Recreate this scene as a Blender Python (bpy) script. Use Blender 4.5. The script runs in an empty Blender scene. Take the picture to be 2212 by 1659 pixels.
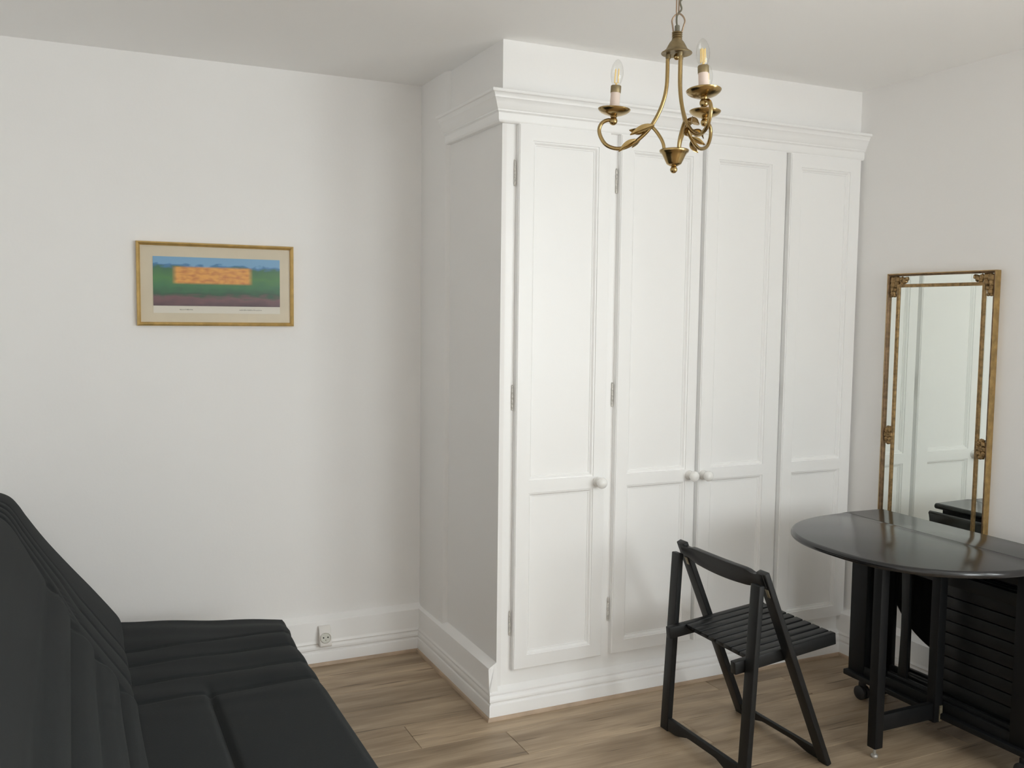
import bpy, bmesh, math, random
from mathutils import Vector, Matrix
random.seed(7)
PI = math.pi
scene = bpy.context.scene
col = scene.collection

# ------------------------------------------------------------------ camera
YAW, PITCH, ROLL, FPX, CAM_H = 0.4418, -0.0761, 0.0122, 2023.68, 1.5239
def cam_axes():
    cy, sy, cp, sp = math.cos(YAW), math.sin(YAW), math.cos(PITCH), math.sin(PITCH)
    f = Vector((sy*cp, cy*cp, sp)); r = Vector((cy, -sy, 0)); u = r.cross(f)
    cr, sr = math.cos(ROLL), math.sin(ROLL)
    return cr*r + sr*u, -sr*r + cr*u, f
R_, U_, F_ = cam_axes()
cam = bpy.data.cameras.new('camera'); cam_o = bpy.data.objects.new('camera', cam); col.objects.link(cam_o)
cam.sensor_width = 36; cam.sensor_fit = 'HORIZONTAL'; cam.lens = FPX/2212*36; cam.clip_start = .05
m = Matrix((R_, U_, -F_)).transposed().to_4x4(); m.translation = (0, 0, CAM_H)
cam_o.matrix_world = m
scene.camera = cam_o

# ------------------------------------------------------------------ world and daylight
SKY = 13.2
w = bpy.data.worlds.new('overcast_sky'); scene.world = w; w.use_nodes = True
bg = w.node_tree.nodes['Background']; bg.inputs[0].default_value = (.93, .965, .995, 1); bg.inputs[1].default_value = SKY
WIN = (-0.95, .50, .72, 2.24)          # window opening in the right wall: y0, y1, z0, z1
XR = 3.153
pl = bpy.data.lights.new('window_portal', 'AREA'); plo = bpy.data.objects.new('window_portal', pl); col.objects.link(plo)
pl.shape = 'RECTANGLE'; pl.size = WIN[1]-WIN[0]; pl.size_y = WIN[3]-WIN[2]; pl.cycles.is_portal = True
plo.location = (XR+.02, (WIN[0]+WIN[1])/2, (WIN[2]+WIN[3])/2); plo.rotation_euler = (PI/2, 0, PI/2)

WIN2 = (1.95, 2.95, .92, 2.24)         # window opening in the wall behind the viewer: x0, x1, z0, z1
YN = -1.45
pl2 = bpy.data.lights.new('window_portal', 'AREA'); plo2 = bpy.data.objects.new('window_portal', pl2); col.objects.link(plo2)
pl2.shape = 'RECTANGLE'; pl2.size = WIN2[1]-WIN2[0]; pl2.size_y = WIN2[3]-WIN2[2]; pl2.cycles.is_portal = True
plo2.location = ((WIN2[0]+WIN2[1])/2, YN-.02, (WIN2[2]+WIN2[3])/2); plo2.rotation_euler = (PI/2, 0, 0)

vs = scene.view_settings
scene.display_settings.display_device = 'sRGB'
vs.view_transform = 'Standard'; vs.look = 'None'; vs.gamma = 1; vs.use_curve_mapping = False
vs.exposure = 0.0
scene.cycles.max_bounces = 12; scene.cycles.diffuse_bounces = 8; scene.cycles.glossy_bounces = 6
scene.cycles.transmission_bounces = 8; scene.cycles.transparent_max_bounces = 16

# ------------------------------------------------------------------ materials
def new_mat(name):
    mt = bpy.data.materials.new(name); mt.use_nodes = True
    nt = mt.node_tree; b = nt.nodes['Principled BSDF']
    return mt, nt, b
def simple(name, colr, rough=.5, metal=0, bump=0, bscale=60, var=0, vscale=3, spec=.5, sheen=0, coat=0):
    mt, nt, b = new_mat(name)
    b.inputs['Base Color'].default_value = (*colr, 1); b.inputs['Roughness'].default_value = rough
    b.inputs['Metallic'].default_value = metal; b.inputs['Specular IOR Level'].default_value = spec
    if sheen: b.inputs['Sheen Weight'].default_value = sheen; b.inputs['Sheen Roughness'].default_value = .5
    if coat: b.inputs['Coat Weight'].default_value = coat; b.inputs['Coat Roughness'].default_value = .1
    tc = nt.nodes.new('ShaderNodeTexCoord')
    if bump:
        n = nt.nodes.new('ShaderNodeTexNoise'); n.inputs['Scale'].default_value = bscale; n.inputs['Detail'].default_value = 3
        nt.links.new(tc.outputs['Object'], n.inputs['Vector'])
        bp = nt.nodes.new('ShaderNodeBump'); bp.inputs['Strength'].default_value = bump; bp.inputs['Distance'].default_value = .002
        nt.links.new(n.outputs['Fac'], bp.inputs['Height']); nt.links.new(bp.outputs['Normal'], b.inputs['Normal'])
    if var:
        n2 = nt.nodes.new('ShaderNodeTexNoise'); n2.inputs['Scale'].default_value = vscale; n2.inputs['Detail'].default_value = 4
        nt.links.new(tc.outputs['Object'], n2.inputs['Vector'])
        cr = nt.nodes.new('ShaderNodeValToRGB')
        cr.color_ramp.elements[0].position = .3; cr.color_ramp.elements[1].position = .7
        cr.color_ramp.elements[0].color = (*[c*(1-var) for c in colr], 1); cr.color_ramp.elements[1].color = (*[min(1, c*(1+var)) for c in colr], 1)
        nt.links.new(n2.outputs['Fac'], cr.inputs['Fac']); nt.links.new(cr.outputs['Color'], b.inputs['Base Color'])
    return mt
M = {}
M['wall'] = simple('wall_paint', (.885, .876, .866), .7, bump=.12, bscale=90, var=.008, vscale=1.5, spec=.3)
M['ceil'] = simple('ceiling_paint', (.935, .93, .922), .8, bump=.06, bscale=70, spec=.2)
M['trim'] = simple('trim_gloss', (.89, .882, .872), .4, bump=.05, bscale=30)
M['white'] = simple('wardrobe_satin_white', (.92, .918, .912), .38, bump=.05, bscale=26)
M['knob'] = simple('white_porcelain', (.88, .87, .85), .18)
M['steel'] = simple('hinge_steel', (.42, .40, .37), .45, .6, bump=.2, bscale=200)
M['lacquer'] = simple('black_table_lacquer', (.012, .012, .013), .16, bump=.02, bscale=12, spec=.6)
M['blackwood'] = simple('black_stained_wood', (.0075, .0078, .0085), .5, bump=.12, bscale=40, spec=.22)
M['chair'] = simple('black_painted_beech', (.0105, .0110, .0115), .42, bump=.12, bscale=45, var=.1, vscale=20, spec=.3)
M['fabric'] = simple('charcoal_fabric', (.0205, .0230, .0238), .95, bump=.3, bscale=420, spec=.08, sheen=.05)
M['brass'] = simple('polished_brass', (.43, .305, .135), .2, 1, var=.12, vscale=25)
M['brassold'] = simple('tarnished_brass', (.33, .26, .15), .48, 1, var=.2, vscale=60)
M['wire'] = simple('coppery_wire', (.38, .28, .2), .4, .8)
M['cord'] = simple('olive_grey_cord', (.16, .15, .11), .6)
M['candle'] = simple('pinkish_candle_sleeve', (.80, .66, .58), .5)
M['filament'] = simple('yellow_led_filament', (1.0, .74, .30), .4)
M['gold'] = simple('gilt_frame', (.44, .30, .125), .38, .75, bump=.3, bscale=80, var=.25, vscale=40)
M['antique'] = simple('antique_gilt', (.30, .195, .085), .42, .6, bump=.6, bscale=120, var=.4, vscale=70)
M['picgold'] = simple('bright_gold_moulding', (.66, .45, .17), .35, .7, bump=.2, bscale=80, var=.15, vscale=30)
M['reddish'] = simple('rubbed_gilt_bole', (.235, .15, .08), .42, .5, bump=.4, bscale=120, var=.35, vscale=50)
M['matboard'] = simple('cream_mount_board', (.70, .62, .48), .8, var=.03, vscale=12)
M['paper'] = simple('print_paper', (.78, .74, .66), .8)
M['ink'] = simple('faint_grey_ink', (.36, .34, .29), .8)
M['plastic'] = simple('white_plastic', (.80, .775, .74), .35)
M['dish'] = simple('grey_white_plastic', (.55, .54, .47), .4)
M['dark'] = simple('dark_hole', (.01, .01, .01), .8)
M['rubber'] = simple('black_rubber', (.02, .02, .021), .5)
M['worn'] = simple('worn_metal_plate', (.30, .26, .18), .45, .6, var=.3, vscale=90)
M['bead'] = simple('oak_coloured_beading', (.44, .33, .235), .5, var=.15, vscale=8)
M['subfloor'] = simple('subfloor_dark', (.05, .038, .028), .9)

def mirror_mat():
    mt, nt, b = new_mat('mirror_silver')
    b.inputs['Base Color'].default_value = (.86, .90, .86, 1); b.inputs['Metallic'].default_value = 1; b.inputs['Roughness'].default_value = .015
    return mt
M['mirror'] = mirror_mat()
def glass_mat(name, tint=(1, 1, 1), refl=.06):
    mt = bpy.data.materials.new(name); mt.use_nodes = True; nt = mt.node_tree; nt.nodes.clear()
    out = nt.nodes.new('ShaderNodeOutputMaterial'); mix = nt.nodes.new('ShaderNodeMixShader')
    tr = nt.nodes.new('ShaderNodeBsdfTransparent'); gl = nt.nodes.new('ShaderNodeBsdfGlossy'); lw = nt.nodes.new('ShaderNodeLayerWeight'); pw = nt.nodes.new('ShaderNodeMath'); fr = nt.nodes.new('ShaderNodeMath')
    lw.inputs[0].default_value = .5; pw.operation = 'POWER'; pw.inputs[1].default_value = 5; fr.operation = 'MULTIPLY_ADD'; fr.inputs[1].default_value = .94; fr.inputs[2].default_value = refl
    nt.links.new(lw.outputs['Facing'], pw.inputs[0]); nt.links.new(pw.outputs[0], fr.inputs[0])
    tr.inputs[0].default_value = (*tint, 1); gl.inputs['Roughness'].default_value = .02
    nt.links.new(fr.outputs[0], mix.inputs[0]); nt.links.new(tr.outputs[0], mix.inputs[1]); nt.links.new(gl.outputs[0], mix.inputs[2])
    nt.links.new(mix.outputs[0], out.inputs[0])
    return mt
M['glass'] = glass_mat('clear_glass', (.97, .97, .96))
M['picglass'] = glass_mat('picture_glass', (.99, .99, .985), .028)
M['pane'] = glass_mat('window_glass', (.97, .98, .97))

def oak_mat():
    mt, nt, b = new_mat('oak_laminate')
    N = nt.nodes.new; L = nt.links.new
    tc = N('ShaderNodeTexCoord'); oi = N('ShaderNodeObjectInfo')
    sep = N('ShaderNodeVectorMath'); sep.operation = 'SCALE'; comb = N('ShaderNodeCombineXYZ')
    L(oi.outputs['Random'], comb.inputs[0]); L(oi.outputs['Random'], comb.inputs[1]); L(oi.outputs['Random'], comb.inputs[2])
    sep.inputs['Scale'].default_value = 37.0; L(comb.outputs[0], sep.inputs[0])
    add = N('ShaderNodeVectorMath'); add.operation = 'ADD'; L(tc.outputs['Object'], add.inputs[0]); L(sep.outputs[0], add.inputs[1])
    def mp(sx, sy):
        mm = N('ShaderNodeMapping'); mm.inputs['Scale'].default_value = (sx, sy, 1); L(add.outputs[0], mm.inputs['Vector']); return mm
    # broad tone clouds along the board
    n1 = N('ShaderNodeTexNoise'); n1.inputs['Scale'].default_value = 1; n1.inputs['Detail'].default_value = 3; L(mp(2.2, 13).outputs[0], n1.inputs['Vector'])
    r1 = N('ShaderNodeValToRGB'); e = r1.color_ramp.elements
    e[0].position = .33; e[0].color = (.27, .195, .125, 1); e[1].position = .68; e[1].color = (.49, .378, .258, 1)
    L(n1.outputs['Fac'], r1.inputs['Fac'])
    # fine grain
    n2 = N('ShaderNodeTexNoise'); n2.inputs['Scale'].default_value = 1; n2.inputs['Detail'].default_value = 5; L(mp(7, 170).outputs[0], n2.inputs['Vector'])
    r2 = N('ShaderNodeValToRGB'); e = r2.color_ramp.elements
    e[0].position = .3; e[0].color = (.82, .81, .80, 1); e[1].position = .7; e[1].color = (1.05, 1.05, 1.05, 1)
    L(n2.outputs['Fac'], r2.inputs['Fac'])
    mul = N('ShaderNodeMix'); mul.data_type = 'RGBA'; mul.blend_type = 'MULTIPLY'; mul.inputs[0].default_value = 1
    L(r1.outputs['Color'], mul.inputs[6]); L(r2.outputs['Color'], mul.inputs[7])
    # dark cracks and knots, long and thin
    n3 = N('ShaderNodeTexNoise'); n3.inputs['Scale'].default_value = 1; n3.inputs['Detail'].default_value = 2; L(mp(3.1, 62).outputs[0], n3.inputs['Vector'])
    r3 = N('ShaderNodeValToRGB'); e = r3.color_ramp.elements
    e[0].position = .27; e[0].color = (.42, .38, .35, 1); e[1].position = .345; e[1].color = (1, 1, 1, 1)
    L(n3.outputs['Fac'], r3.inputs['Fac'])
    mul2 = N('ShaderNodeMix'); mul2.data_type = 'RGBA'; mul2.blend_type = 'MULTIPLY'; mul2.inputs[0].default_value = 1
    L(mul.outputs[2], mul2.inputs[6]); L(r3.outputs['Color'], mul2.inputs[7])
    hs = N('ShaderNodeHueSaturation'); mr = N('ShaderNodeMapRange'); mr.inputs[3].default_value = .90; mr.inputs[4].default_value = 1.12
    L(oi.outputs['Random'], mr.inputs[0]); L(mr.outputs[0], hs.inputs['Value']); L(mul2.outputs[2], hs.inputs['Color'])
    L(hs.outputs[0], b.inputs['Base Color']); b.inputs['Roughness'].default_value = .42; b.inputs['Specular IOR Level'].default_value = .4
    bp = N('ShaderNodeBump'); bp.inputs['Strength'].default_value = .15; bp.inputs['Distance'].default_value = .001
    L(n2.outputs['Fac'], bp.inputs['Height']); L(bp.outputs[0], b.inputs['Normal'])
    return mt
M['oak'] = oak_mat()

def art_mat():
    # plain generic stand-in: soft colour fields in the same palette
    mt, nt, b = new_mat('printed_colour_fields')
    N = nt.nodes.new; L = nt.links.new
    tc = N('ShaderNodeTexCoord'); n = N('ShaderNodeTexNoise'); n.inputs['Scale'].default_value = 9; n.inputs['Detail'].default_value = 4
    L(tc.outputs['Generated'], n.inputs['Vector'])
    sx = N('ShaderNodeSeparateXYZ'); L(tc.outputs['Generated'], sx.inputs[0])
    mad = N('ShaderNodeMath'); mad.operation = 'MULTIPLY_ADD'; mad.inputs[1].default_value = .30; L(n.outputs['Fac'], mad.inputs[0]); L(sx.outputs['Z'], mad.inputs[2])
    r = N('ShaderNodeValToRGB'); cr = r.color_ramp
    stops = [(.12, (.085, .05, .065)), (.30, (.20, .10, .115)), (.40, (.03, .10, .055)), (.55, (.05, .20, .09)), (.72, (.08, .25, .075)),
             (.90, (.05, .17, .08)), (.97, (.07, .23, .48)), (1.0, (.20, .42, .66))]
    for i, (pz, c) in enumerate(stops):
        el = cr.elements[i] if i < 2 else cr.elements.new(pz)
        el.position = pz; el.color = (*c, 1)
    L(mad.outputs[0], r.inputs['Fac'])
    def band(sock, lo, hi, soft=.02):
        a = N('ShaderNodeMapRange'); a.inputs[1].default_value = lo-soft; a.inputs[2].default_value = lo+soft; L(sock, a.inputs[0])
        c = N('ShaderNodeMapRange'); c.inputs[1].default_value = hi-soft; c.inputs[2].default_value = hi+soft; c.inputs[3].default_value = 1; c.inputs[4].default_value = 0; L(sock, c.inputs[0])
        mm = N('ShaderNodeMath'); mm.operation = 'MULTIPLY'; L(a.outputs[0], mm.inputs[0]); L(c.outputs[0], mm.inputs[1]); return mm
    bz = band(sx.outputs['Z'], .46, .80); bx_ = band(sx.outputs['X'], .16, .76)
    mk = N('ShaderNodeMath'); mk.operation = 'MULTIPLY'; L(bz.outputs[0], mk.inputs[0]); L(bx_.outputs[0], mk.inputs[1])
    n2 = N('ShaderNodeTexNoise'); n2.inputs['Scale'].default_value = 14; L(tc.outputs['Generated'], n2.inputs['Vector'])
    r2 = N('ShaderNodeValToRGB'); r2.color_ramp.elements[0].position = .3; r2.color_ramp.elements[0].color = (.60, .22, .06, 1)
    r2.color_ramp.elements[1].position = .6; r2.color_ramp.elements[1].color = (.85, .42, .10, 1); L(n2.outputs['Fac'], r2.inputs['Fac'])
    mx = N('ShaderNodeMix'); mx.data_type = 'RGBA'; L(mk.outputs[0], mx.inputs[0]); L(r.outputs['Color'], mx.inputs[6]); L(r2.outputs['Color'], mx.inputs[7])
    L(mx.outputs[2], b.inputs['Base Color']); b.inputs['Roughness'].default_value = .8
    return mt
M['art'] = art_mat()

# ------------------------------------------------------------------ helpers
def empty(name, loc, label=None, cat=None, group=None):
    o = bpy.data.objects.new(name, None); col.objects.link(o); o.location = loc; o.empty_display_size = .05
    if label: o['label'] = label
    if cat: o['category'] = cat
    if group: o['group'] = group
    return o
def root_of(o):
    while o.parent: o = o.parent
    return o
class MB:
    """collects geometry in world coordinates; build() links it as one mesh object"""
    def __init__(s): s.v = []; s.f = []
    def add(s, vs_, fs):
        n = len(s.v); s.v += [Vector(a) for a in vs_]; s.f += [tuple(i+n for i in f) for f in fs]; return s
    def box(s, x0, x1, y0, y1, z0, z1):
        return s.add([(x0,y0,z0),(x1,y0,z0),(x1,y1,z0),(x0,y1,z0),(x0,y0,z1),(x1,y0,z1),(x1,y1,z1),(x0,y1,z1)],
                     [(0,3,2,1),(4,5,6,7),(0,1,5,4),(1,2,6,5),(2,3,7,6),(3,0,4,7)])
    def bar(s, p0, p1, up, wd, th):
        """bar from p0 to p1; up = direction of its width wd; th across"""
        p0, p1 = Vector(p0), Vector(p1); d = (p1-p0).normalized(); up = Vector(up); up = (up - d*up.dot(d)).normalized(); sd = d.cross(up)
        vs_ = [p + up*(a*wd/2) + sd*(b*th/2) for p in (p0, p1) for a, b in ((-1,-1),(1,-1),(1,1),(-1,1))]
        return s.add(vs_, [(0,3,2,1),(4,5,6,7),(0,1,5,4),(1,2,6,5),(2,3,7,6),(3,0,4,7)])
    def sweep(s, prof, p0, p1, nrm, m0=0, m1=0, cap=True, o0=None, o1=None):
        """profile [(n, z)] swept straight from p0 to p1; m0/m1 slide the ends along the run by m*n (mitres)"""
        p0, p1, nrm = Vector(p0), Vector(p1), Vector(nrm); d = (p1-p0).normalized(); k = len(prof)
        a = [p0 + nrm*n + d*(o0(n, z) if o0 else m0*n) + Vector((0,0,z)) for n, z in prof]; b = [p1 + nrm*n + d*(o1(n, z) if o1 else m1*n) + Vector((0,0,z)) for n, z in prof]
        fs = [(i, (i+1) % k, k+(i+1) % k, k+i) for i in range(k)]
        if cap: fs += [tuple(range(k))[::-1], tuple(range(k, 2*k))]
        return s.add(a+b, fs)
    def tube(s, pts, r, n=10, closed=False, radii=None):
        pts = [Vector(p_) for p_ in pts]; k = len(pts); rings = []; prev = None
        for i, p_ in enumerate(pts):
            if closed: t = (pts[(i+1) % k]-pts[i-1]).normalized()
            else: t = (pts[min(i+1, k-1)]-pts[max(i-1, 0)]).normalized()
            if prev is None:
                a = Vector((0,0,1)) if abs(t.z) < .9 else Vector((1,0,0)); u = t.cross(a).normalized()
            else: u = (prev - t*prev.dot(t)).normalized()
            prev = u; v_ = t.cross(u); rr = radii[i] if radii else r
            rings.append([p_ + (u*math.cos(2*PI*j/n)+v_*math.sin(2*PI*j/n))*rr for j in range(n)])
        vs_ = [q for g in rings for q in g]; fs = []
        for i in range(k if closed else k-1):
            i2 = (i+1) % k
            fs += [(i*n+j, i*n+(j+1) % n, i2*n+(j+1) % n, i2*n+j) for j in range(n)]
        if not closed: fs += [tuple(range(n))[::-1], tuple(range((k-1)*n, k*n))]
        return s.add(vs_, fs)
    def lathe(s, prof, origin, axis=(0,0,1), n=24, capends=True):
        """profile [(r, h)] turned about axis through origin"""
        ax = Vector(axis).normalized(); a = Vector((1,0,0)) if abs(ax.x) < .9 else Vector((0,1,0)); u = ax.cross(a).normalized(); v_ = ax.cross(u); o = Vector(origin)
        vs_ = [o + ax*h + (u*math.cos(2*PI*j/n)+v_*math.sin(2*PI*j/n))*max(r, 1e-5) for r, h in prof for j in range(n)]
        fs = [(i*n+j, i*n+(j+1) % n, (i+1)*n+(j+1) % n, (i+1)*n+j) for i in range(len(prof)-1) for j in range(n)]
        if capends: fs += [tuple(range(n))[::-1], tuple(range((len(prof)-1)*n, len(prof)*n))]
        return s.add(vs_, fs)
    def ball(s, c, r, n=16, sc=(1,1,1)):
        k = n//2; vs_ = []; c = Vector(c)
        for i in range(k+1):
            t = PI*i/k
            vs_ += [c+Vector((r*sc[0]*math.sin(t)*math.cos(2*PI*j/n), r*sc[1]*math.sin(t)*math.sin(2*PI*j/n), r*sc[2]*math.cos(t))) for j in range(n)]
        return s.add(vs_, [(i*n+j, (i+1)*n+j, (i+1)*n+(j+1) % n, i*n+(j+1) % n) for i in range(k) for j in range(n)])
    def poly(s, outline, axis_vec, thick):
        """flat polygon [Vector] extruded by axis_vec*thick"""
        k = len(outline); a = [Vector(p_) for p_ in outline]; b = [p_+Vector(axis_vec)*thick for p_ in a]
        return s.add(a+b, [tuple(range(k))[::-1], tuple(range(k, 2*k))]+[(i, (i+1) % k, k+(i+1) % k, k+i) for i in range(k)])
    def build(s, name, mat, parent=None, smooth=None, bevel=0, seg=2, kind=None, label=None, origin=None):
        off = Vector(root_of(parent).location) if parent else (Vector(origin) if origin else Vector((0,0,0)))
        me = bpy.data.meshes.new(name); me.from_pydata([tuple(q-off) for q in s.v], [], s.f)
        bm = bmesh.new(); bm.from_mesh(me); bmesh.ops.remove_doubles(bm, verts=bm.verts, dist=1e-6)
        bmesh.ops.recalc_face_normals(bm, faces=bm.faces)
        if bevel:
            es = [e for e in bm.edges if len(e.link_faces) == 2 and e.calc_face_angle(0) > math.radians(35)]
            bmesh.ops.bevel(bm, geom=es, offset=bevel, segments=seg, profile=.5, affect='EDGES', clamp_overlap=True)
        bm.to_mesh(me); bm.free()
        me.materials.append(M[mat])
        if smooth is not None or bevel:
            for p_ in me.polygons: p_.use_smooth = True
            me.set_sharp_from_angle(angle=math.radians(smooth if smooth is not None else 40))
        o = bpy.data.objects.new(name, me); col.objects.link(o)
        if parent: o.parent = parent
        else: o.location = off
        if kind: o['kind'] = kind
        if label: o['label'] = label
        return o
def tag(o, label, cat, group=None):
    o['label'] = label; o['category'] = cat
    if group: o['group'] = group
    return o
def catmull(pts, per=6):
    pts = [Vector(q) for q in pts]; out = []
    for i in range(len(pts)-1):
        p0, p1, p2, p3 = pts[max(i-1, 0)], pts[i], pts[i+1], pts[min(i+2, len(pts)-1)]
        for k in range(per):
            t = k/per
            out.append(.5*((2*p1)+(p2-p0)*t+(2*p0-5*p1+4*p2-p3)*t*t+(3*p1-p0-3*p2+p3)*t**3))
    out.append(pts[-1]); return out

# ------------------------------------------------------------------ room shell
H = 2.5
XS, YF, YB = 1.4277, 3.1261, 3.9344           # wardrobe side, wardrobe front, back wall
XL = -.66                                      # left wall
XP, YP = XS-.018, 3.64                         # wall pier beyond the wardrobe side
T = .12
# floor with separate planks
fl = MB().box(XL-T, XR+T, YN-T, YB+T, -.08, -.0135).build('floor', 'subfloor', kind='structure')
PW, PL = .190, 1.285
plank_cache = {}
def plank_mesh(L, W):
    key = (round(L, 3), round(W, 3))
    if key in plank_cache: return plank_cache[key]
    c, t = .0012, .012
    vs_ = [(0,0,-t),(L,0,-t),(L,W,-t),(0,W,-t),(0,0,-c),(L,0,-c),(L,W,-c),(0,W,-c),(c,c,0),(L-c,c,0),(L-c,W-c,0),(c,W-c,0)]
    fs = [(0,1,5,4),(1,2,6,5),(2,3,7,6),(3,0,4,7),(4,5,9,8),(5,6,10,9),(6,7,11,10),(7,4,8,11),(8,9,10,11),(0,3,2,1)]
    me = bpy.data.meshes.new('plank'); me.from_pydata(vs_, [], fs); me.materials.append(M['oak']); plank_cache[key] = me
    return me
row0 = 2.805
fixed = {1: 1.0845, 0: 1.409, 2: .42, 3: 1.75, -1: 2.05, -2: .72, -3: 1.6}
k0 = math.ceil((row0-YN)/PW)
for k in range(-k0, int((YB-row0)/PW)+1):
    y0 = max(row0+k*PW, YN); y1 = min(row0+(k+1)*PW, YB)
    if y1-y0 < .01: continue
    xmax = XS if y0 > YF+.05 else XR
    j = fixed.get(k, (k*.437) % PL)
    xs = sorted([x for x in [j+i*PL for i in range(-4, 5)] if XL+.05 < x < xmax-.05])
    cuts = [XL]+xs+[xmax]
    for a, b in zip(cuts[:-1], cuts[1:]):
        o = bpy.data.objects.new('plank', plank_mesh(b-a-.0012, y1-y0-.0012)); col.objects.link(o)
        o.location = (a+.0006, y0+.0006, 0); o.parent = fl
MB().box(XL-T, XR+T, YN-T, YB+T, H, H+.1).build('ceiling', 'ceil', kind='structure')
MB().box(XL-T, XR+T, YB, YB+T, 0, H).build('wall_back', 'wall', kind='structure')
MB().box(XL-T, XL, YN-T, YB, 0, H).build('wall_left', 'wall', kind='structure')
a, c, z0, z1 = WIN2
MB().box(XL, a, YN-T, YN, 0, H).box(c, XR+T, YN-T, YN, 0, H).box(a, c, YN-T, YN, 0, z0).box(a, c, YN-T, YN, z1, H).build('wall_rear', 'wall', kind='structure')
wr = MB()
wr.box(XR, XR+T, WIN[1], YB, 0, H).box(XR, XR+T, YN, WIN[0], 0, H).box(XR, XR+T, WIN[0], WIN[1], 0, WIN[2]).box(XR, XR+T, WIN[0], WIN[1], WIN[3], H)
wr.build('wall_right', 'wall', kind='structure')
# pier of wall between back wall and wardrobe, and bulkhead above the wardrobe
pr = [(XP, YB), (XP, YP+.012), (XP+.004, YP+.004), (XS, YP-.010), (XS+.12, YP-.010), (XS+.12, YB)]
MB().poly([(x, y, 0) for x, y in pr], (0,0,1), H).build('wall_pier', 'wall', kind='structure', smooth=60)
MB().box(XS, XR, YF, YF+.10, 2.300, H).box(XS, XS+.09, YF+.10, YP, 2.300, H).build('wall_bulkhead', 'wall', kind='structure')
# window in the right wall, out of view, which lights the room
wf = MB(); y0, y1, z0, z1 = WIN
f = .05
wf.box(XR+.03, XR+.09, y0, y0+f, z0, z1).box(XR+.03, XR+.09, y1-f, y1, z0, z1).box(XR+.03, XR+.09, y0+f, y1-f, z0, z0+f).box(XR+.03, XR+.09, y0+f, y1-f, z1-f, z1)
wf.box(XR+.03, XR+.09, (y0+y1)/2-.04, (y0+y1)/2+.04, z0+f, z1-f)
wfo = wf.build('window_1', 'trim', kind='structure', bevel=.004)
for a, b in ((y0+f, (y0+y1)/2-.04), ((y0+y1)/2+.04, y1-f)):
    MB().box(XR+.058, XR+.062, a, b, z0+f, z1-f).build('pane', 'pane', wfo)
MB().box(XR-.03, XR+.12, y0-.04, y1+.04, z0-.035, z0).build('window_sill', 'trim', wfo, bevel=.004)

x0, x1, z0, z1 = WIN2
wf = MB(); ya, yb = YN-.09, YN-.03
wf.box(x0, x0+f, ya, yb, z0, z1).box(x1-f, x1, ya, yb, z0, z1).box(x0+f, x1-f, ya, yb, z0, z0+f).box(x0+f, x1-f, ya, yb, z1-f, z1)
wfo = wf.build('window_2', 'trim', kind='structure', bevel=.004)
MB().box(x0+f, x1-f, YN-.062, YN-.058, z0+f, z1-f).build('pane', 'pane', wfo)
MB().box(x0-.04, x1+.04, YN-.12, YN+.03, z0-.035, z0).build('window_sill', 'trim', wfo, bevel=.004)

# skirting: tall plain band with sloped cap, double moulding below
BAND = [(0, 0), (.040, 0), (.040, .054), (.0385, .058), (.034, .0615), (.034, .066), (.0385, .070), (.0385, .078), (.037, .084), (.0345, .089),
        (.0345, .093), (.037, .096), (.0365, .099), (.034, .104), (.032, .110), (.032, .186), (.031, .190), (.004, .207), (0, .210)]
FRONT = [(0, 0), (.030, 0), (.030, .054), (.0285, .058), (.024, .0615), (.024, .066), (.0285, .070), (.0285, .078), (.026, .084), (.020, .089),
         (.020, .093), (.022, .096), (.021, .100), (.012, .107), (.003, .113), (0, .117)]
def prof_n(prof, z):
    best = 0
    for (n0, z0), (n1, z1) in zip(prof[:-1], prof[1:]):
        if min(z0, z1) <= z <= max(z0, z1): best = max(best, n0 if z1 == z0 else n0+(n1-n0)*(z-z0)/(z1-z0), n1 if z1 == z0 else 0)
    return best
def bead(n0): return [(n0-.004, 0), (n0+.009, 0), (n0+.0085, .004), (n0+.006, .010), (n0+.002, .013), (n0-.004, .0135)]
def skirting(name, prof, n0, p0, p1, nrm, m0, m1, o1=None, ob=None):
    o = MB().sweep(prof, p0, p1, nrm, m0, m1, o1=o1).build(name, 'trim', kind='structure', smooth=30)
    MB().sweep(bead(n0), p0, p1, nrm, m0, m1, o1=ob).build('beading', 'bead', o, smooth=30)
skirting('baseboard_back', BAND, .040, (XL, YB, 0), (XS, YB, 0), (0,-1,0), 1, -1)
skirting('baseboard_side', BAND, .040, (XS, YB, 0), (XS, YF, 0), (-1,0,0), 1, 0, lambda n, z: prof_n(FRONT, z), lambda n, z: n-.010)
skirting('baseboard_right', BAND, .040, (XR, YF, 0), (XR, YN, 0), (-1,0,0), .0, -1)
skirting('baseboard_left', BAND, .040, (XL, YN, 0), (XL, YB, 0), (1,0,0), 1, -1)

# ------------------------------------------------------------------ built-in wardrobe
wd = empty('built_in_wardrobe', (XS, YF, 0), 'white built-in four-door wardrobe with panelled doors, cornice and plinth beside right wall', 'wardrobe')
YD = YF-.025
ZB, ZT = .178, 2.206
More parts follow.
